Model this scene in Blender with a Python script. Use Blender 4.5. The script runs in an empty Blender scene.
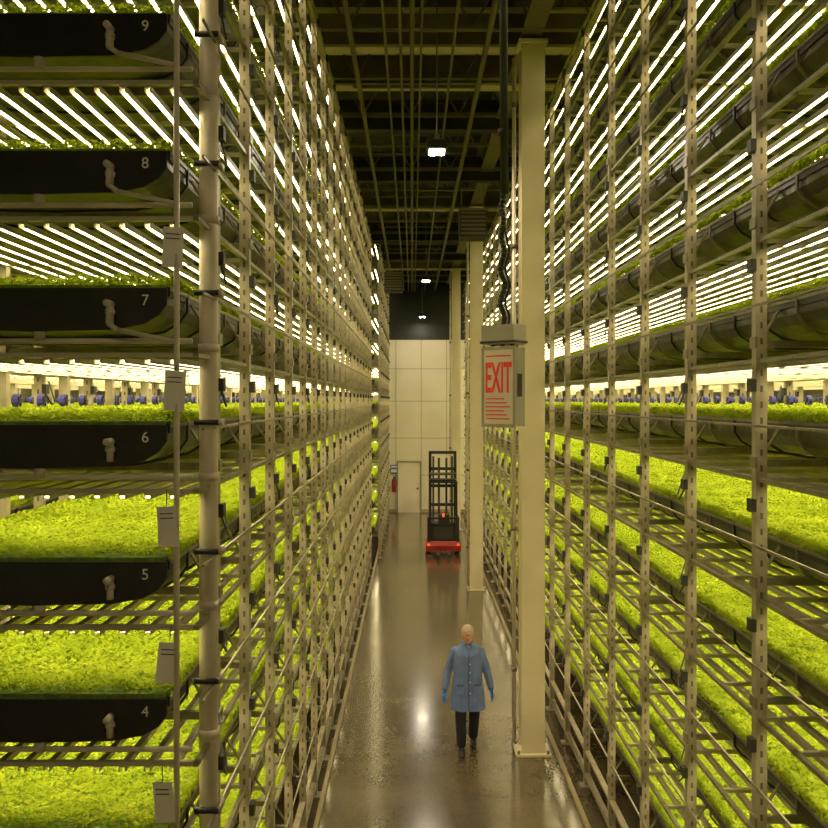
import bpy, math, random
from mathutils import Vector, Matrix
random.seed(7)
S=bpy.context.scene
S.view_settings.view_transform='Standard'
S.view_settings.look='None'
K=2.0   # overall lamp output

# ---------------------------------------------------------------- materials
def mat(name,col,rough=.5,metal=0.,emit=None,es=0.,noise=None,bump=0.,bscale=50.,spec=None):
    m=bpy.data.materials.new(name);m.use_nodes=True
    nt=m.node_tree;b=nt.nodes['Principled BSDF']
    b.inputs['Base Color'].default_value=(*col,1);b.inputs['Roughness'].default_value=rough
    b.inputs['Metallic'].default_value=metal
    if spec is not None:b.inputs['Specular IOR Level'].default_value=spec
    if emit:
        b.inputs['Emission Color'].default_value=(*emit,1);b.inputs['Emission Strength'].default_value=es
    geo=nt.nodes.new('ShaderNodeNewGeometry')
    if noise:
        sc,c2,lo,hi=noise
        n=nt.nodes.new('ShaderNodeTexNoise');n.inputs['Scale'].default_value=sc;n.inputs['Detail'].default_value=5
        nt.links.new(geo.outputs['Position'],n.inputs['Vector'])
        r=nt.nodes.new('ShaderNodeValToRGB')
        r.color_ramp.elements[0].position=lo;r.color_ramp.elements[0].color=(*col,1)
        r.color_ramp.elements[1].position=hi;r.color_ramp.elements[1].color=(*c2,1)
        nt.links.new(n.outputs['Fac'],r.inputs['Fac']);nt.links.new(r.outputs['Color'],b.inputs['Base Color'])
    if bump:
        n2=nt.nodes.new('ShaderNodeTexNoise');n2.inputs['Scale'].default_value=bscale;n2.inputs['Detail'].default_value=4
        nt.links.new(geo.outputs['Position'],n2.inputs['Vector'])
        bp=nt.nodes.new('ShaderNodeBump');bp.inputs['Strength'].default_value=bump;bp.inputs['Distance'].default_value=.02
        nt.links.new(n2.outputs['Fac'],bp.inputs['Height']);nt.links.new(bp.outputs['Normal'],b.inputs['Normal'])
    return m
M={}
M['steel']=mat('galvanised_steel',(.43,.375,.26),.42,.25,noise=(9,(.29,.25,.165),.35,.7))
M['steel2']=mat('frame_aluminium',(.27,.24,.15),.4,.3,noise=(14,(.17,.15,.09),.35,.7))
M['slat']=mat('lamp_housing',(.44,.40,.27),.45,.1)
M['slot']=mat('punched_slot',(.10,.085,.055),.6)
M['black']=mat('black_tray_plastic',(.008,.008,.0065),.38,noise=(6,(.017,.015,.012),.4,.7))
M['liner']=mat('tray_liner',(.040,.038,.020),.35,noise=(4,(.10,.095,.052),.4,.7),bump=.3,bscale=12)
M['clamp']=mat('black_clamp',(.018,.018,.016),.5)
M['pvc']=mat('grey_pvc',(.60,.53,.40),.35,noise=(5,(.48,.42,.30),.4,.7))
M['led']=mat('led_tube',(.9,.9,.8),.5,emit=(1.,.83,.45),es=11.*K)
M['paper']=mat('paper_tag',(.85,.8,.66),.8)
M['white']=mat('white_print',(.8,.78,.68),.7)
M['col']=mat('cream_column_paint',(.70,.62,.42),.5,noise=(1.2,(.64,.56,.37),.35,.7))
M['deck']=mat('dark_ceiling_deck',(.026,.023,.017),.7,noise=(2,(.045,.040,.030),.4,.7))
M['joist']=mat('joist_paint',(.15,.125,.08),.6)
M['girder']=mat('pale_girder',(.52,.44,.28),.55)
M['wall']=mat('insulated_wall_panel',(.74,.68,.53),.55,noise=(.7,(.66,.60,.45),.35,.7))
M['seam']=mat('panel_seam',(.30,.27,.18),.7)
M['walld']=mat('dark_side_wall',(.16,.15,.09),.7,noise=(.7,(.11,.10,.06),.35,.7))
M['soil']=mat('growth_cloth',(.13,.21,.015),.9,bump=.6,bscale=60,noise=(30,(.23,.33,.03),.4,.65))
M['yellow']=mat('floor_edge_curb',(.34,.28,.16),.6)
M['fan']=mat('fan_blue',(.06,.06,.34),.5)

# floor
def floor_mat():
    m=bpy.data.materials.new('polished_concrete');m.use_nodes=True
    nt=m.node_tree;b=nt.nodes['Principled BSDF'];L=nt.links.new
    geo=nt.nodes.new('ShaderNodeNewGeometry')
    n=nt.nodes.new('ShaderNodeTexNoise');n.inputs['Scale'].default_value=.9;n.inputs['Detail'].default_value=8;n.inputs['Roughness'].default_value=.65
    n3=nt.nodes.new('ShaderNodeTexNoise');n3.inputs['Scale'].default_value=26;n3.inputs['Detail'].default_value=4
    L(geo.outputs['Position'],n.inputs['Vector']);L(geo.outputs['Position'],n3.inputs['Vector'])
    r=nt.nodes.new('ShaderNodeValToRGB')
    r.color_ramp.elements[0].position=.25;r.color_ramp.elements[0].color=(.068,.051,.027,1)
    r.color_ramp.elements[1].position=.8;r.color_ramp.elements[1].color=(.145,.110,.062,1)
    L(n.outputs['Fac'],r.inputs['Fac'])
    mx=nt.nodes.new('ShaderNodeMixRGB');mx.blend_type='OVERLAY';mx.inputs['Fac'].default_value=.4
    L(r.outputs['Color'],mx.inputs['Color1']);L(n3.outputs['Fac'],mx.inputs['Color2'])
    L(mx.outputs['Color'],b.inputs['Base Color'])
    mr=nt.nodes.new('ShaderNodeMapRange');mr.inputs['To Min'].default_value=.10;mr.inputs['To Max'].default_value=.22
    L(n.outputs['Fac'],mr.inputs['Value']);L(mr.outputs['Result'],b.inputs['Roughness'])
    b.inputs['Specular IOR Level'].default_value=.9
    return m
M['floor']=floor_mat()
def leaf_mat():
    m=bpy.data.materials.new('microgreen_leaf');m.use_nodes=True
    nt=m.node_tree;L=nt.links.new
    for n in list(nt.nodes):nt.nodes.remove(n)
    out=nt.nodes.new('ShaderNodeOutputMaterial')
    d=nt.nodes.new('ShaderNodeBsdfDiffuse');t=nt.nodes.new('ShaderNodeBsdfTranslucent')
    mx=nt.nodes.new('ShaderNodeMixShader');mx.inputs['Fac'].default_value=.3
    geo=nt.nodes.new('ShaderNodeNewGeometry')
    n=nt.nodes.new('ShaderNodeTexNoise');n.inputs['Scale'].default_value=3.2;n.inputs['Detail'].default_value=7
    n.inputs['Roughness'].default_value=.8
    L(geo.outputs['Position'],n.inputs['Vector'])
    r=nt.nodes.new('ShaderNodeValToRGB')
    r.color_ramp.elements[0].position=.3;r.color_ramp.elements[0].color=(.20,.30,.010,1)
    r.color_ramp.elements[1].position=.7;r.color_ramp.elements[1].color=(.50,.58,.045,1)
    L(n.outputs['Fac'],r.inputs['Fac'])
    L(r.outputs['Color'],d.inputs['Color']);L(r.outputs['Color'],t.inputs['Color'])
    L(d.outputs[0],mx.inputs[1]);L(t.outputs[0],mx.inputs[2]);L(mx.outputs[0],out.inputs[0])
    return m
M['leaf']=leaf_mat()

# ---------------------------------------------------------------- mesh builder
class MB:
    def __init__(s):s.v=[];s.f=[];s.m=[];s.names=[]
    def mi(s,k):
        if k not in s.names:s.names.append(k)
        return s.names.index(k)
    def add(s,vs,fs,k):
        o=len(s.v);s.v+=vs;i=s.mi(k)
        for f in fs:s.f.append(tuple(a+o for a in f));s.m.append(i)
    def box(s,x0,x1,y0,y1,z0,z1,k):
        s.add([(x0,y0,z0),(x1,y0,z0),(x1,y1,z0),(x0,y1,z0),(x0,y0,z1),(x1,y0,z1),(x1,y1,z1),(x0,y1,z1)],
              [(0,3,2,1),(4,5,6,7),(0,1,5,4),(1,2,6,5),(2,3,7,6),(3,0,4,7)],k)
    def cyl(s,p0,p1,r,k,n=8,r1=None,caps=True):
        p0=Vector(p0);p1=Vector(p1);r1=r if r1 is None else r1
        a=(p1-p0).normalized();u=a.orthogonal().normalized();w=a.cross(u)
        vs=[]
        for p,rr in((p0,r),(p1,r1)):
            for i in range(n):
                t=2*math.pi*i/n;q=p+(u*math.cos(t)+w*math.sin(t))*rr;vs.append(tuple(q))
        fs=[(i,(i+1)%n,n+(i+1)%n,n+i) for i in range(n)]
        if caps:fs+=[tuple(range(n-1,-1,-1)),tuple(range(n,2*n))]
        s.add(vs,fs,k)
    def path(s,pts,r,k,n=8):
        for a,b in zip(pts,pts[1:]):s.cyl(a,b,r,k,n)
    def ell(s,c,rx,ry,rz,k,nu=14,nv=10,rot=None):
        vs=[];fs=[]
        for j in range(1,nv):
            ph=math.pi*j/nv
            for i in range(nu):
                t=2*math.pi*i/nu
                vs.append(Vector((rx*math.sin(ph)*math.cos(t),ry*math.sin(ph)*math.sin(t),rz*math.cos(ph))))
        vs.append(Vector((0,0,rz)));vs.append(Vector((0,0,-rz)))
        T=len(vs)-2;B=T+1
        for j in range(nv-2):
            for i in range(nu):
                a=j*nu+i;b=j*nu+(i+1)%nu;fs.append((a,a+nu,b+nu,b))
        for i in range(nu):
            fs.append((T,i,(i+1)%nu));o=(nv-2)*nu;fs.append((B,o+(i+1)%nu,o+i))
        c=Vector(c)
        if rot is not None:vs=[rot@v for v in vs]
        s.add([tuple(v+c) for v in vs],fs,k)
    def loft(s,rings,k):
        n=len(rings[0]);vs=[p for r in rings for p in r];fs=[]
        for j in range(len(rings)-1):
            for i in range(n):
                a=j*n+i;b=j*n+(i+1)%n;fs.append((a,b,b+n,a+n))
        fs.append(tuple(range(n-1,-1,-1)));o=(len(rings)-1)*n;fs.append(tuple(range(o,o+n)))
        s.add(vs,fs,k)
    def tube(s,pts,rad,k,n=14):
        for (a,b,ra,rb) in zip(pts,pts[1:],rad,rad[1:]):s.cyl(a,b,ra,k,n,rb)
        for p,r in zip(pts,rad):s.ell(p,r,r,r,k,n,8)
    def mesh(s,name):
        me=bpy.data.meshes.new(name);me.from_pydata(s.v,[],s.f)
        for k in s.names:me.materials.append(M[k])
        me.polygons.foreach_set('material_index',s.m);me.update()
        return me
    def obj(s,name,parent=None,smooth=False,loc=None):
        me=s.mesh(name)
        if smooth:
            me.polygons.foreach_set('use_smooth',[True]*len(me.polygons))
        return link(name,me,parent,loc)
def link(name,me,parent=None,loc=None):
    o=bpy.data.objects.new(name,me);S.collection.objects.link(o)
    if parent is not None:o.parent=parent
    if loc:o.location=loc
    return o
def empty(name,loc=(0,0,0)):
    o=bpy.data.objects.new(name,None);S.collection.objects.link(o);o.location=loc;o.empty_display_size=.2;return o

# ---------------------------------------------------------------- constants
CAMZ=4.85;SP=.755
ZT=[4.712+(n-6)*SP for n in range(1,13)]
TOP=9.5
W0,W1=.15,1.65
XL=-1.2;XR=2.2

# ---------------------------------------------------------------- leaf patch
PY=.6
def leaf_patch():
    b=MB();vs=b.v;i=b.mi('leaf')
    def leaf(x,y,h,s,tl,tr):
        a=random.uniform(0,6.283)
        R=Matrix.Rotation(tr,3,'Y')@Matrix.Rotation(tl,3,'X')@Matrix.Rotation(a,3,'Z')
        c=Vector((x,y,h));o=len(vs)
        for p in((-.25,-1,0),(.25,-1,0),(.8,.1,.15),(.35,1,-.1),(-.35,1,-.1),(-.8,.1,.15)):
            vs.append(tuple(c+R@(Vector(p)*s)))
        b.f.append((o,o+1,o+2,o+5));b.m.append(i);b.f.append((o+5,o+2,o+3,o+4));b.m.append(i)
    for k in range(8200):
        x=random.uniform(-.745,.745);y=random.uniform(-PY/2,PY/2)
        h=.046+.012*math.sin(x*23+1)*math.sin(y*21)+random.uniform(-.022,.030)
        leaf(x,y,h,random.uniform(.0065,.0125),random.uniform(-.7,.7),random.uniform(-.6,.6))
    for sx in(-1,1):      # leaves leaning over the rim
        for k in range(520):
            u=random.random()
            leaf(sx*(.745+.024*u),random.uniform(-PY/2,PY/2),.008+.06*random.random(),random.uniform(.007,.013),random.uniform(-.5,.5),sx*random.uniform(.5,1.4))
    return b.mesh('microgreens_patch')
LEAF=leaf_patch()

def inst_group(src):
    ng=bpy.data.node_groups.new('scatter_microgreens','GeometryNodeTree')
    ng.interface.new_socket('Geometry',in_out='INPUT',socket_type='NodeSocketGeometry')
    ng.interface.new_socket('Geometry',in_out='OUTPUT',socket_type='NodeSocketGeometry')
    gi=ng.nodes.new('NodeGroupInput');go=ng.nodes.new('NodeGroupOutput')
    ip=ng.nodes.new('GeometryNodeInstanceOnPoints');oi=ng.nodes.new('GeometryNodeObjectInfo')
    oi.inputs['Object'].default_value=src;oi.inputs['As Instance'].default_value=True;oi.transform_space='ORIGINAL'
    at=ng.nodes.new('GeometryNodeInputNamedAttribute');at.data_type='FLOAT_VECTOR';at.inputs['Name'].default_value='rot'
    ng.links.new(gi.outputs[0],ip.inputs['Points']);ng.links.new(oi.outputs['Geometry'],ip.inputs['Instance'])
    ng.links.new(at.outputs['Attribute'],ip.inputs['Rotation'])
    ng.links.new(ip.outputs[0],go.inputs[0]);return ng

# ---------------------------------------------------------------- rack
def rack_meshes(y0,y1,posts,tag):
    st=MB();tr=MB();lf=MB();ld=MB();so=MB()
    for i,y in enumerate(posts):
        for lx in(0,1.74):
            st.box(lx-.036,lx+.036,y-.02,y+.02,0,TOP,'steel')
            st.box(lx-.036,lx-.026,y+.02,y+.045,0,TOP,'steel');st.box(lx+.026,lx+.036,y+.02,y+.045,0,TOP,'steel')
            st.box(lx-.09,lx+.09,y-.08,y+.08,0,.015,'steel')
            if y<12 and lx==0:
                z=.3
                while z<TOP-.1:   # punched slots
                    st.box(lx-.008,lx+.008,y-.0215,y-.0195,z,z+.04,'slot');z+=.1
        for z in ZT:
            st.box(-.03,1.77,y+.021,y+.055,z-.285,z-.24,'steel2')
            st.cyl((0,y+.045,z-.26),(W0,y+.045,z-.03),.011,'steel2',5)
            st.box(-.072,-.037,y-.035,y+.035,z+.19,z+.27,'clamp')
            st.box(-.05,-.036,y-.045,y+.045,z-.29,z-.22,'steel2')
            if i%2==0:
                st.path([(-.05,y,z+.2),(-.055,y+.12,z+.1),(-.03,y+.25,z+.12),(.06,y+.33,z+.3)],.007,'clamp',4)
    for z in ZT:
        st.box(-.05,-.038,y0,y1,z-.032,z-.016,'steel2')      # tray-side rail
        st.box(-.02,.01,y0,y1,z+.375,z+.40,'steel2')       # light rail
        st.box(1.73,1.76,y0,y1,z+.375,z+.40,'steel2')
        c=.9;h=.75
        prof=[(-h,0),(-h,-.09),(-h+.045,-.15),(-h+.13,-.20),(-h+.3,-.23),(0,-.24)]
        prof=prof+[(-x,zz) for x,zz in reversed(prof[:-1])]
        P=[(c+x,z+zz) for x,zz in prof]
        n=len(P)
        vs=[(x,y0,zz) for x,zz in P]+[(x,y1,zz) for x,zz in P]
        tr.add(vs,[(i,i+1,n+i+1,n+i) for i in range(n-1)],'liner')
        for yy,t in((y0,-.02),(y1,.02)):
            vs=[(x,yy,zz) for x,zz in P]+[(x,yy+t,zz) for x,zz in P]
            tr.add(vs,[tuple(range(n)),tuple(range(n,2*n))]+[(i,(i+1)%n,n+(i+1)%n,n+i) for i in range(n)],'black')
        for xa in(c-h-.012,c+h-.012):
            tr.box(xa,xa+.024,y0,y1,z-.045,z+.006,'black')
        tr.box(c-h-.02,c-h-.012,y0,y1,z-.012,z+.008,'steel2')
        y=y0+.35
        while y<min(y1,22):
            for (xa,za),(xb,zb) in zip(P,P[1:]):
                k=1.02
                tr.cyl((c+(xa-c)*k,y,z+(za-z)*1.06),(c+(xb-c)*k,y,z+(zb-z)*1.06),.011,'steel2' if int(y*10)%3==0 else 'black',4,caps=False)
            y+=.5
        so.box(c-h+.014,c+h-.014,y0+.01,y1-.01,z-.03,z+.02,'soil')
        ys=[y0+.02]+[p for p in posts if p>y0+.5]
        yy=[]
        for a,b in zip(ys,ys[1:]+[y1-.02]):
            if b-a>.3:yy+=[a,(a+b)/2]
        yy.append(y1-.03)
        for y in yy:lf.box(-.02,1.76,y-.015,y+.015,z+.375,z+.40,'slat')
        for q in range(12):
            x=.13+q*.14
            lf.box(x-.018,x+.018,y0+.02,y1-.02,z+.362,z+.374,'slat')
            lf.box(x-.018,x-.014,y0+.02,y1-.02,z+.341,z+.362,'slat')
            lf.box(x+.014,x+.018,y0+.02,y1-.02,z+.341,z+.362,'slat')
            for a,b in zip(ys,ys[1:]+[y1-.02]):
                if b-a>.3:
                    z1=z+.348
                    ld.add([(x-.012,a+.05,z1),(x+.012,a+.05,z1),(x+.012,b-.05,z1),(x-.012,b-.05,z1),
                            (x-.006,a+.06,z1-.006),(x+.006,a+.06,z1-.006),(x+.006,b-.06,z1-.006),(x-.006,b-.06,z1-.006)],
                           [(4,7,6,5),(0,3,7,4),(5,6,2,1)],'led')
    st.box(-.03,.03,y0,y1,.12,.17,'steel');st.box(-.03,.03,y0,y1,.42,.45,'steel')
    st.box(1.71,1.77,y0,y1,.12,.17,'steel');st.box(-.03,.03,y0,y1,TOP-.04,TOP,'steel')
    fn=MB();y=y0+.3
    while y<y1-.3:
        z=ZT[5]+.135
        fn.cyl((1.69,y,z),(1.73,y,z),.05,'fan',12);fn.cyl((1.68,y,z),(1.74,y,z),.02,'clamp',8)
        for q in range(5):
            a=q*1.2566;fn.cyl((1.685,y,z),(1.685,y+.044*math.cos(a),z+.044*math.sin(a)),.008,'clamp',4)
        fn.box(1.695,1.72,y-.01,y+.01,z-.15,z-.045,'steel2');y+=.42
    ms=[('rack_frame',st.mesh('rack_frame_'+tag)),('grow_trays',tr.mesh('grow_trays_'+tag)),
        ('light_frames',lf.mesh('light_frames_'+tag)),('led_tubes',ld.mesh('led_tubes_'+tag)),('growth_cloth',so.mesh('growth_cloth_'+tag)),
        ('circulation_fans',fn.mesh('circulation_fans_'+tag))]
    pts=[];rot=[]
    ny=int((y1-y0-.04)/PY)
    for z in ZT:
        for j in range(ny):
            pts.append((.9,y0+.02+PY*(j+.5),z+.005));rot.append((0,0,math.pi if random.random()<.5 else 0))
    first=pts.pop(0);rot.pop(0)
    me=bpy.data.meshes.new('crop_points_'+tag);me.from_pydata(pts,[],[])
    a=me.attributes.new('rot','FLOAT_VECTOR','POINT');a.data.foreach_set('vector',[c for r in rot for c in r])
    return ms,me,first
ng=None
def place_rack(R,x,mirror):
    global ng
    ms,pm,first=R
    e=empty('vertical_farm_rack',(x,0,0))
    if mirror:e.scale=(-1,1,1)
    for n,me in ms:link(n,me,e)
    s=link('microgreens_patch',LEAF,e,first)
    if ng is None:ng=inst_group(s)
    o=link('microgreens',pm,e)
    md=o.modifiers.new('scatter','NODES');md.node_group=ng
    return e
def frange(a,b,s):
    r=[]
    while a<b:r.append(a);a+=s
    return r
RA=rack_meshes(4.7,24.6,[5.12]+frange(6.1,24.6,1.08),'a')
RB=rack_meshes(26.0,35.9,frange(26.1,35.9,1.2),'b')
RC=rack_meshes(4.3,35.9,[4.04]+frange(5.37,35.9,1.33),'c')
rl=place_rack(RA,XL,True);place_rack(RA,XL-1.95,True);place_rack(RA,XL-3.9,True)
place_rack(RB,XL+.2,True);place_rack(RB,XL-1.75,True)
rr=place_rack(RC,XR,False);place_rack(RC,XR+1.95,False);place_rack(RC,XR+3.9,False)
INV=Matrix.Diagonal((-1,1,1,1))@Matrix.Translation((-XL,0,0))
def torack(o):
    o.parent=rl;o.matrix_parent_inverse=INV

# ---------------------------------------------------------------- rack end plumbing (left)
b=MB()
b.cyl((-1.2,5.02,0),(-1.2,5.02,TOP+.3),.055,'pvc',20)
for z in frange(.6,9.6,.755):
    b.cyl((-1.2,5.02,z),(-1.2,5.02,z+.05),.062,'pvc',20)
    b.box(-1.27,-1.13,4.95,4.97,z+.33,z+.36,'clamp');b.box(-1.14,-1.12,4.96,5.08,z+.325,z+.365,'steel')
b.cyl((-1.285,4.64,0),(-1.285,4.64,TOP),.016,'pvc',10)
for i,z in enumerate(ZT):
    x=-1.655
    b.cyl((x,4.66,z-.10),(x,4.66,z-.20),.02,'pvc',10);b.cyl((x,4.66,z-.12),(x,4.66,z-.145),.027,'pvc',10)
    b.cyl((x,4.60,z-.09),(x,4.68,z-.09),.02,'pvc',10)
    if i>=6:
        b.path([(x,4.64,z-.09),(x,4.63,z-.20),(x+.05,4.63,z-.235),(-1.285,4.64,z-.30)],.014,'pvc',10)
    b.cyl((x-.4,4.69,z-.24),(x-.4,4.69,z-.285),.03,'pvc',10)
    b.cyl((-2.75,4.72,z-.29),(-1.22,4.72,z-.29),.016,'pvc',8)
torack(b.obj('irrigation_pipes',None,True))
for i in range(12):
    t=bpy.data.curves.new('tray_number','FONT');t.body=str(i+1);t.size=.085;t.extrude=.001;t.materials.append(M['white'])
    o=link('tray_number',t);o.location=(-1.49,4.678,ZT[i]-.095);o.rotation_euler=(math.pi/2,0,0);torack(o)
for i,(x,z,r) in enumerate([(-1.29,4.9,.1),(-1.33,4.16,-.1),(-1.33,3.42,.2),(-1.35,2.66,-.15),(-1.3,5.68,.1)]):
    p=MB();w=.055
    p.add([(-w,0,-.11),(w,.01,-.11),(w,0,.11),(-w,.0,.11),(-w,.004,-.11),(w,.014,-.11),(w,.004,.11),(-w,.004,.11)],[(0,1,2,3),(7,6,5,4),(0,4,5,1),(2,6,7,3)],'paper')
    for q in range(2):p.box(-w+.015,w-.02,-.003,0,.07-q*.025,.075-q*.025,'clamp')
    p.cyl((0,0,.11),(0,.02,.2),.003,'clamp',4)
    o=p.obj('paper_tag',None,False,(x,4.62,z));o.rotation_euler=(0,r*.5,r);torack(o)

# ---------------------------------------------------------------- room
b=MB();b.box(-8,8.5,-3,37,-.2,0,'floor');b.obj('floor')
b=MB();b.box(-8,8.5,-3,37,10.7,10.8,'deck')
for x in frange(-8,8.4,.3):b.box(x,x+.12,-3,36.8,10.66,10.7,'deck')
b.obj('ceiling')
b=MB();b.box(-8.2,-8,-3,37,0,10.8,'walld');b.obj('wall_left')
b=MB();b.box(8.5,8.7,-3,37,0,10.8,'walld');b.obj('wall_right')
b=MB();b.box(-8,8.5,-3.2,-3,0,10.8,'wall');b.obj('wall_front')
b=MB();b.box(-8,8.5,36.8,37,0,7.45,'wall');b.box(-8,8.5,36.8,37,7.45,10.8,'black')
for x in frange(-7.3,8.4,1.1):b.box(x-.012,x+.012,36.79,36.8,0,7.45,'seam')
for z in(1.6,3.2,4.8,6.2):b.box(-8,8.5,36.79,36.8,z-.012,z+.012,'seam')
b.obj('wall_back')
b=MB();b.box(-8,8.5,36.74,36.785,0,.12,'yellow');b.obj('baseboard_back')
b=MB();b.box(XL+.09,XL+.14,4,36,0,.05,'yellow');b.obj('trim_1')
b=MB();b.box(XR-.24,XR-.19,3,36.6,0,.05,'yellow');b.obj('trim_2')
b=MB();b.box(-.60,.33,36.69,36.73,.0,2.15,'wall')
b.box(-.66,-.6,36.66,36.735,0,2.2,'seam');b.box(.33,.39,36.66,36.735,0,2.2,'seam');b.box(-.66,.39,36.66,36.735,2.15,2.22,'seam')
b.box(.2,.28,36.62,36.69,1.0,1.06,'clamp');b.obj('door_1')

# ceiling structure
e=empty('roof_truss_structure');b=MB()
for i,y in enumerate(frange(6.2,36.4,1.75)):
    zb=9.86;zt=10.62
    for dz in(zb,zt):b.box(-8,8.5,y-.05,y-.012,dz-.03,dz+.03,'joist');b.box(-8,8.5,y+.012,y+.05,dz-.03,dz+.03,'joist')
    x=-8;k=0
    while x<8.4:
        b.cyl((x,y,zb if k%2 else zt),(x+.42,y,zt if k%2 else zb),.018,'joist',5);x+=.42;k+=1
b.obj('joists',e)
b=MB()
for y in(12.0,13.45,22.1,32.2):
    b.box(-8,8.5,y-.12,y+.12,9.78,9.82,'girder');b.box(-8,8.5,y-.012,y+.012,9.82,10.3,'joist');b.box(-8,8.5,y-.12,y+.12,10.3,10.34,'girder')
for y in(15.1,18.6,25.5,29):
    b.box(-8,8.5,y-.1,y+.1,9.62,9.66,'deck');b.box(-8,8.5,y-.01,y+.01,9.66,10.1,'deck');b.box(-8,8.5,y-.1,y+.1,10.1,10.14,'deck')
b.box(1.5,1.78,4,36.6,9.84,9.9,'joist');b.box(1.62,1.66,4,36.6,9.9,10.5,'joist');b.box(1.5,1.78,4,36.6,10.5,10.56,'joist')
b.obj('girders',e)
b=MB()
for x,z,r in((-.35,9.55,.02),(-.15,9.5,.02),(.0,9.52,.03),(.12,9.5,.015),(.55,9.55,.02),(1.0,9.6,.04),(-.8,9.6,.035)):
    b.cyl((x,3,z),(x,36.5,z),r,'joist',8)
for y in frange(6,36,3.5):
    for x in(-.35,.0,.55):b.cyl((x,y,9.5),(x,y,10.66),.006,'joist',4)
    b.box(-.9,1.05,y-.02,y+.02,9.62,9.66,'joist')
b.obj('conduits',e,True)
def heater(x,y,z):
    b=MB();b.box(-.3,.3,-.3,.3,-.3,.3,'deck')
    for q in range(6):b.box(-.27,.27,-.33,-.3,-.25+q*.09,-.21+q*.09,'joist')
    b.box(-.33,.33,-.33,-.29,.27,.32,'joist')
    for sx in(-.25,.25):b.cyl((sx,0,.3),(sx,0,1.1),.012,'joist',6)
    b.obj('unit_heater',e,False,(x,y,z))
heater(1.35,19,8.75);heater(-.6,28,8.7)
# high bays, plus one added fill lamp
M['bay']=mat('high_bay_lens',(.9,.9,.9),.4,emit=(1.,.88,.66),es=330)
for i,(x,y) in enumerate(((.3,-1.0),(.34,11.65),(.4,24.3),(.42,34.8))):  # first entry is unseen, added behind the camera to brighten the near rack end
    b=MB()
    b.loft([[(-.12,-.16,.0),(.12,-.16,.0),(.12,.16,.0),(-.12,.16,.0)],[(-.14,-.18,.03),(.14,-.18,.03),(.14,.18,.03),(-.14,.18,.03)],[(-.10,-.12,.14),(.10,-.12,.14),(.10,.12,.14),(-.10,.12,.14)]],'clamp')
    b.add([(-.10,-.15,-.006),(.10,-.15,-.006),(.10,.15,-.006),(-.10,.15,-.006)],[(0,3,2,1)],'bay')
    b.cyl((0,0,.14),(0,0,2.35),.01,'joist',6);b.box(-.04,.04,-.04,.04,.14,.22,'joist')
    b.obj('high_bay_lamp',None,False,(x,y,8.25))

# columns
for y in(11.75,21.8,31.9):
    b=MB();hx=.16
    x0=1.655
    b.box(x0-hx,x0+hx,y-.15,y-.13,0.03,9.72,'col');b.box(x0-hx,x0+hx,y+.13,y+.15,.03,9.72,'col')
    b.box(x0-.13,x0+.13,y-.135,y+.135,.03,9.72,'col')
    b.box(x0-.24,x0+.24,y-.22,y+.22,0,.03,'col')
    for sx in(-.2,.2):
        for sy in(-.18,.18):b.cyl((x0+sx,y+sy,.03),(x0+sx,y+sy,.07),.02,'joist',6)
    b.box(x0-.2,x0+.2,y-.18,y+.18,9.72,9.775,'col')
    b.obj('steel_column')
    b=MB();b.cyl((1.45,y+.32,0.01),(1.45,y+.32,9.7),.03,'pvc',10)
    for z in(1,3,5,7,9):b.box(1.41,1.49,y+.28,y+.36,z,z+.06,'joist')
    b.obj('riser_pipe',None,True)

# exit sign
M['signw']=mat('sign_panel',(.72,.65,.54),.3)
M['red']=mat('sign_red',(.55,.025,.012),.4,emit=(1,.05,.02),es=.15)
M['box']=mat('grey_enclosure',(.34,.31,.25),.45,.1)
e=empty('exit_sign',(.80,7.5,4.98));e.rotation_euler=(0,0,math.radians(-40))
b=MB()
b.box(-.16,.16,-.06,.11,-.36,.33,'box');b.box(-.175,.175,-.075,-.06,-.37,-.345,'box');b.box(-.175,.175,-.075,-.06,.315,.34,'box')
b.box(-.175,-.155,-.075,-.06,-.345,.315,'box');b.box(.155,.175,-.075,-.06,-.345,.315,'box')
b.box(-.155,.155,-.068,-.06,-.34,.31,'signw')
b.box(-.18,.16,-.07,.13,.36,.53,'box');b.box(-.19,.17,-.08,.14,.37,.39,'clamp')
for sx in(-.1,0,.1):b.cyl((sx,0,.33),(sx,0,.37),.02,'clamp',8)
for q in range(6):b.box(-.13,.12-.03*(q%3),-.071,-.067,-.30+q*.035,-.289+q*.035,'red')
b.box(-.13,.13,-.071,-.067,.25,.262,'red')
b.box(.161,.165,-.01,.06,-.1,.1,'clamp')
b.obj('housing',e)
t=bpy.data.curves.new('letters','FONT');t.body='EXIT';t.size=.17;t.extrude=.002;t.offset=.003;t.align_x='CENTER';t.materials.append(M['red'])
o=link('letters',t,e,(0,-.071,-.06));o.rotation_euler=(math.pi/2,0,0);o.scale=(.80,2.2,1)
b=MB();pts=[]
for q in range(30):
    z=.53+q*.04;pts.append((.0+.018*math.sin(q*.9),.012*math.cos(q*.7),z))
b.path(pts,.024,'clamp',8);b.path([(p[0]+.05,p[1],p[2]) for p in pts[:18]]+[(.02,0,1.4)],.011,'clamp',6)
b.cyl(pts[-1],(.0,0,5.65),.036,'clamp',10)
for z in(2.2,3.4,4.6):b.cyl((.0,0,z),(.0,0,z+.06),.044,'clamp',10)
b.obj('cable_drop',e,True)

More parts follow.
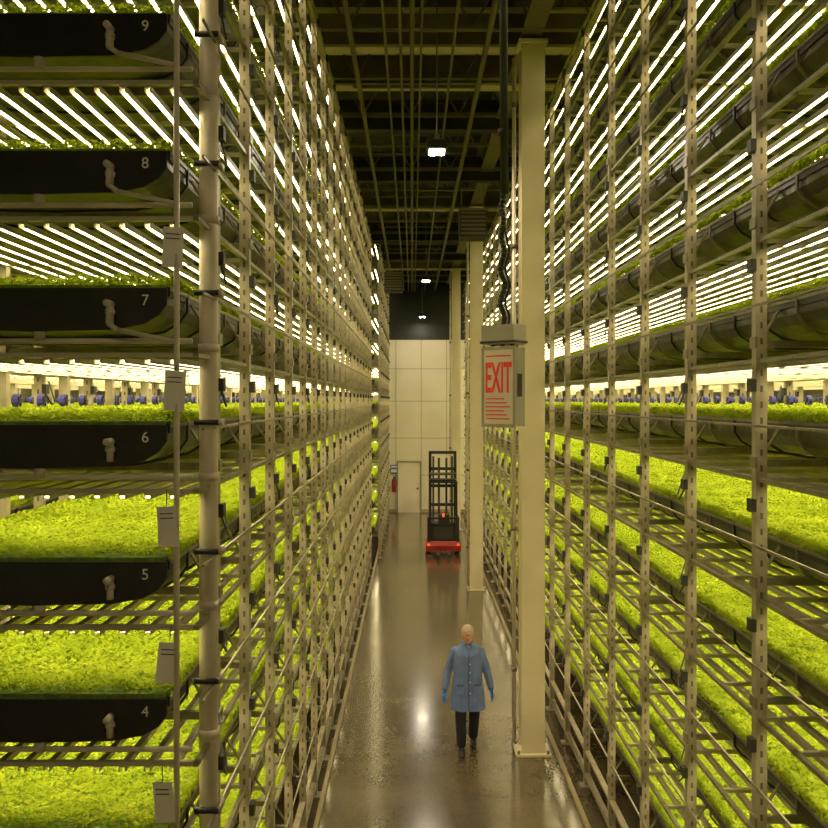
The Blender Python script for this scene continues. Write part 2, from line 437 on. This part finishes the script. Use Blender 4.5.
# ---------------------------------------------------------------- order picker truck
M['fred']=mat('truck_red',(.36,.018,.012),.4)
M['fblk']=mat('truck_black',(.016,.016,.014),.45)
M['fgry']=mat('truck_mast',(.05,.048,.04),.45,.4)
M['amb']=mat('truck_lamp',(.9,.2,.03),.4,emit=(1,.1,.03),es=1.)
e=empty('order_picker_truck',(.98,26.9,0))
b=MB()
b.box(-.52,.52,-.25,.75,.10,.30,'fblk')
b.loft([[(-.55,-.35,.12),(.55,-.35,.12),(.55,.85,.12),(-.55,.85,.12)],[(-.55,-.37,.3),(.55,-.37,.3),(.55,.85,.3),(-.55,.85,.3)],[(-.48,-.28,.42),(.48,-.28,.42),(.48,.8,.42),(-.48,.8,.42)]],'fred')
b.box(-.42,.42,-.2,.2,.42,.95,'fblk');b.box(-.3,.3,-.22,-.2,.5,.85,'fgry');b.box(-.46,.46,-.24,.2,.93,.98,'fblk')
b.box(-.5,-.4,-.3,.5,.42,1.15,'fblk');b.box(.4,.5,-.3,.5,.42,1.15,'fblk')
b.box(-.5,.5,-.32,-.27,1.12,1.18,'fblk');b.box(-.15,.2,-.25,.0,.98,1.25,'fgry')
for sx in(-.45,.45):
    b.cyl((sx-.06,-.1,.13),(sx+.06,-.1,.13),.13,'fblk',18);b.cyl((sx-.06,.6,.15),(sx+.06,.6,.15),.15,'fblk',18)
b.obj('chassis',e)
b=MB()
for sx in(-1,1):
    b.box(sx*.40-.045,sx*.40+.045,.3,.42,.3,3.2,'fblk');b.box(sx*.30-.03,sx*.30+.03,.26,.36,.35,3.05,'fgry')
    b.cyl((sx*.12,.3,.4),(sx*.12,.3,3.0),.035,'fgry',10)
for z in(.8,1.5,2.1,2.65,3.17):b.box(-.44,.44,.3,.4,z-.045,z+.045,'fblk')
for z in(2.25,2.32,2.5):b.box(-.42,.42,-.3,.3,z,z+.03,'fblk')
for sx in(-.42,.42):
    b.box(sx-.025,sx+.025,-.3,-.25,1.1,2.3,'fblk')
for q in range(6):b.box(-.38+q*.15,-.36+q*.15,-.3,.3,2.28,2.31,'fblk')
b.box(-.22,-.12,-1.2,-.3,.12,.16,'fgry');b.box(.12,.22,-1.2,-.3,.12,.16,'fgry')
b.obj('mast_and_guard',e)
b=MB();b.cyl((.0,-.33,1.2),(.0,-.33,1.3),.035,'amb',10);b.box(-.5,-.42,-.38,-.36,.3,.36,'amb');b.box(.42,.5,-.38,-.36,.3,.36,'amb');b.obj('beacons',e)

# fire extinguisher + sign on back wall
e=empty('fire_extinguisher',(-.78,36.55,.9))
b=MB();b.cyl((0,0,0),(0,0,.5),.09,'fred',14);b.ell((0,0,.5),.09,.09,.07,'fred');b.cyl((0,0,.55),(0,0,.64),.03,'clamp',8)
b.box(-.02,.1,-.02,.02,.62,.66,'clamp');b.path([(.03,0,.6),(.12,-.02,.5),(.11,-.03,.2)],.012,'clamp',6);b.box(-.05,.05,.08,.17,.1,.45,'clamp');b.obj('body',e,True)
M['blue']=mat('notice_blue',(.05,.12,.4),.5)
b=MB();b.box(-.94,-.56,36.76,36.78,1.65,2.05,'blue');b.box(-.9,-.6,36.75,36.76,1.72,1.86,'white');b.box(-.9,-.6,36.75,36.76,1.92,2.0,'white');b.obj('wall_notice')

# ---------------------------------------------------------------- worker
M['coat']=mat('blue_lab_coat',(.15,.215,.46),.75,noise=(7,(.11,.175,.39),.35,.7),bump=.2,bscale=14)
M['coatd']=mat('coat_seam',(.06,.10,.22),.8)
M['pants']=mat('dark_trousers',(.014,.015,.023),.85)
M['shoe']=mat('black_shoe',(.012,.011,.010),.45)
M['skin']=mat('skin',(.52,.25,.14),.5)
M['hair']=mat('grey_hair',(.46,.38,.29),.8)
M['glove']=mat('blue_nitrile_glove',(.01,.14,.60),.4)
M['lip']=mat('lips',(.42,.15,.11),.5)
M['eye']=mat('eye_white',(.6,.56,.5),.3)
M['shirt']=mat('shirt',(.22,.22,.24),.8)
W=empty('worker',(.77,11.8,0));W.rotation_euler=(0,0,math.radians(3));W.scale=(.98,.98,.98)
def remesh(o,v,sm=4,disp=None):
    m=o.modifiers.new('r','REMESH');m.mode='VOXEL';m.voxel_size=v;m.use_smooth_shade=True
    m=o.modifiers.new('s','SMOOTH');m.iterations=sm;m.factor=.6
    if disp:
        t=bpy.data.textures.new('fold','CLOUDS');t.noise_scale=disp[0]
        m=o.modifiers.new('d','DISPLACE');m.texture=t;m.strength=disp[1];m.mid_level=.5
def ring(z,rx,ry,cy=0,n=28,p=2.4,fold=0,cx=0):
    r=[]
    for i in range(n):
        t=2*math.pi*i/n;c=math.cos(t);s=math.sin(t)
        k=1+fold*math.sin(t*7+z*3)
        r.append((cx+rx*k*math.copysign(abs(c)**(2/p),c),cy+ry*k*math.copysign(abs(s)**(2/p),s),z))
    return r
b=MB()
b.tube([(-.09,0,.92),(-.105,-.09,.52),(-.10,-.12,.13)],[.105,.080,.068],'pants',16)
b.tube([(.09,0,.92),(.10,.0,.52),(.095,.12,.16)],[.105,.080,.068],'pants',16)
b.ell((0,0,.93),.17,.12,.12,'pants');remesh(b.obj('trousers',W),.012,4,(.08,.014))
b=MB()
for sx,y,z,pit in((-.105,-.15,0,0),(.095,.10,.03,.22)):
    R=Matrix.Rotation(-pit,3,'X')
    def tp(p):
        q=R@Vector(p);return (q.x+sx,q.y+y,q.z+z)
    b.loft([[tp((x*.046*w,yy,zz)) for x,zz in((-1,0),(1,0),(1,h*.6),(.5,h),(-.5,h),(-1,h*.6))] for yy,w,h in((-.17,.55,.035),(-.14,.9,.05),(-.08,1.05,.065),(0,.95,.10),(.06,.85,.11),(.10,.6,.09))],'shoe')
remesh(b.obj('shoes',W),.008,3)
b=MB()
R=[(.59,.250,.185,0,.06),(.72,.240,.175,0,.05),(.88,.222,.162,0,.035),(1.02,.208,.150,0,.02),(1.14,.200,.145,0,.01),(1.27,.208,.143,0,0),(1.37,.205,.133,.005,0),(1.43,.180,.113,.01,0),(1.475,.118,.093,.015,0),(1.51,.073,.076,.015,0)]
b.loft([ring(z,rx,ry,cy,28,2.4,f) for z,rx,ry,cy,f in R],'coat')
AR={}
for s in(-1,1):
    sh=(s*.170,.01,1.385);el=(s*.272,.035 if s<0 else .0,1.13);wr=(s*.322,-.06 if s<0 else -.02,.905)
    AR[s]=(sh,el,wr)
    b.tube([sh,tuple((Vector(sh)+Vector(el))/2),el,tuple((Vector(el)+Vector(wr))/2),wr],[.078,.067,.059,.054,.047],'coat',16)
remesh(b.obj('lab_coat',W),.010,4,(.11,.022))
b=MB()
n=22;inn=[];out=[]
for i in range(n+1):
    t=-math.pi/2+.45+(2*math.pi-.9)*i/n
    inn.append((.066*math.cos(t),.012+.072*math.sin(t),1.545));out.append((.10*math.cos(t),.012+.098*math.sin(t),1.485))
vs=inn+out+[(x*1.04,y*1.04,z-.006) for x,y,z in inn]+[(x*1.08,y*1.08,z) for x,y,z in out];N=n+1
b.add(vs,[(i,i+1,N+i+1,N+i) for i in range(n)]+[(2*N+i,3*N+i,3*N+i+1,2*N+i+1) for i in range(n)]+[(i,2*N+i,2*N+i+1,i+1) for i in range(n)]+[(N+i,N+i+1,3*N+i+1,3*N+i) for i in range(n)],'coat')
for s in(-1,1):
    b.add([(s*.045,-.085,1.525),(s*.010,-.158,1.32),(s*.085,-.144,1.39),(s*.09,-.085,1.485),
           (s*.045,-.06,1.52),(s*.010,-.13,1.32),(s*.08,-.12,1.385),(s*.085,-.06,1.48)],
          [(0,1,2,3),(7,6,5,4),(0,4,5,1),(1,5,6,2),(2,6,7,3),(3,7,4,0)],'coat')
    b.box(s*.12-.05,s*.12+.05,-.172,-.12,.84,.96,'coat');b.box(s*.12-.05,s*.12+.05,-.174,-.14,.952,.963,'coatd')
for z0,z1,y0,y1 in((.60,.75,-.192,-.184),(.75,.9,-.184,-.170),(.9,1.05,-.170,-.158),(1.05,1.32,-.158,-.150)):
    b.add([(-.006,y0,z0),(.006,y0,z0),(.006,y1,z1),(-.006,y1,z1),(-.006,y0+.05,z0),(.006,y0+.05,z0),(.006,y1+.05,z1),(-.006,y1+.05,z1)],[(0,1,2,3),(0,4,5,1),(1,5,6,2),(3,2,6,7),(0,3,7,4)],'coatd')
for z,y in((.85,-.180),(1.0,-.167),(1.13,-.160),(1.25,-.158)):b.cyl((.02,y,z),(.02,y+.03,z),.008,'white',10)
for s in(-1,1):
    e_=Vector(AR[s][1]);w_=Vector(AR[s][2]);dd=(w_-e_).normalized()
    b.cyl(tuple(w_+dd*.02),tuple(w_+dd*.046),.041,'coatd',18,.040)
b.obj('coat_details',W)
b=MB();b.ell((0,-.045,1.45),.036,.055,.05,'shirt');b.obj('shirt_collar',W,True)
b=MB();hy=-.025;hz=1.635
b.tube([(0,.015,1.44),(0,.0,1.54)],[.062,.056],'skin',16)
b.ell((0,hy+.01,hz+.02),.078,.097,.098,'skin',20,14)
b.ell((0,hy-.025,hz-.045),.060,.068,.072,'skin',18,12)
b.ell((0,hy-.065,hz-.098),.026,.022,.020,'skin')
b.ell((0,hy-.083,hz+.028),.052,.018,.014,'skin')
b.tube([(0,hy-.088,hz+.02),(0,hy-.108,hz-.022)],[.009,.015],'skin',10)
for s in(-1,1):
    b.ell((s*.012,hy-.098,hz-.026),.009,.010,.008,'skin');b.ell((s*.040,hy-.062,hz-.02),.022,.02,.02,'skin')
    b.ell((s*.079,hy+.012,hz-.005),.009,.020,.033,'skin')
remesh(b.obj('head',W),.0045,3)
b=MB()
for s in(-1,1):
    b.ell((s*.031,hy-.082,hz+.006),.011,.008,.006,'eye');b.ell((s*.031,hy-.089,hz+.005),.0045,.003,.0045,'clamp')
    b.ell((s*.032,hy-.096,hz+.025),.018,.005,.004,'hair')
b.ell((0,hy-.093,hz-.058),.022,.007,.006,'lip');b.obj('face_features',W,True)
b=MB()
b.ell((0,hy+.018,hz+.052),.086,.098,.084,'hair',20,14);b.ell((0,hy+.055,hz-.01),.080,.062,.07,'hair',18,12)
for s in(-1,1):b.ell((s*.074,hy+.01,hz+.03),.012,.035,.032,'hair')
remesh(b.obj('hair',W),.006,3,(.03,.008))
for s in(-1,1):
    b=MB();wr=Vector(AR[s][2]);d=(Vector(AR[s][2])-Vector(AR[s][1])).normalized();wr=wr+d*.035
    side=Vector((-s*.35,-1,-.1)).normalized();side=(side-d*side.dot(d)).normalized();nrm=d.cross(side).normalized()
    b.tube([tuple(wr-d*.03),tuple(wr+d*.035)],[.032,.028],'glove',12)
    pc=wr+d*.075
    Rm=Matrix((side,nrm,d)).transposed()
    b.ell(pc,.044,.021,.052,'glove',14,10,Rm)
    for k,(off,ln) in enumerate(((.033,.070),(.011,.080),(-.011,.074),(-.032,.058))):
        p0=wr+d*.105+side*off
        inw=Vector((-s,0,0))
        p1=p0+d*ln*.45+side*off*.15+inw*.004;p2=p1+d*ln*.3+inw*.014;p3=p2+d*ln*.22+inw*.02
        b.tube([tuple(p0),tuple(p1),tuple(p2),tuple(p3)],[.0095,.009,.0083,.0070],'glove',10)
    t0=wr+d*.05+side*.03;t1=t0+side*.035+d*.025;t2=t1+d*.034+side*.010+Vector((-s*.008,0,0))
    b.tube([tuple(t0),tuple(t1),tuple(t2)],[.014,.0115,.009],'glove',10)
    remesh(b.obj('gloved_hand',W),.0036,2)

# ---------------------------------------------------------------- camera
cd=bpy.data.cameras.new('camera');cam=bpy.data.objects.new('camera',cd);S.collection.objects.link(cam)
cam.location=(0,0,CAMZ);cam.rotation_euler=(math.pi/2,0,0)
cd.sensor_width=36;cd.lens=850/828*36;cd.shift_x=2/828;cd.shift_y=-14/828
cd.clip_end=100
S.camera=cam
w=bpy.data.worlds.new('w');S.world=w;w.use_nodes=True
w.node_tree.nodes['Background'].inputs[0].default_value=(.3,.27,.18,1);w.node_tree.nodes['Background'].inputs[1].default_value=.3
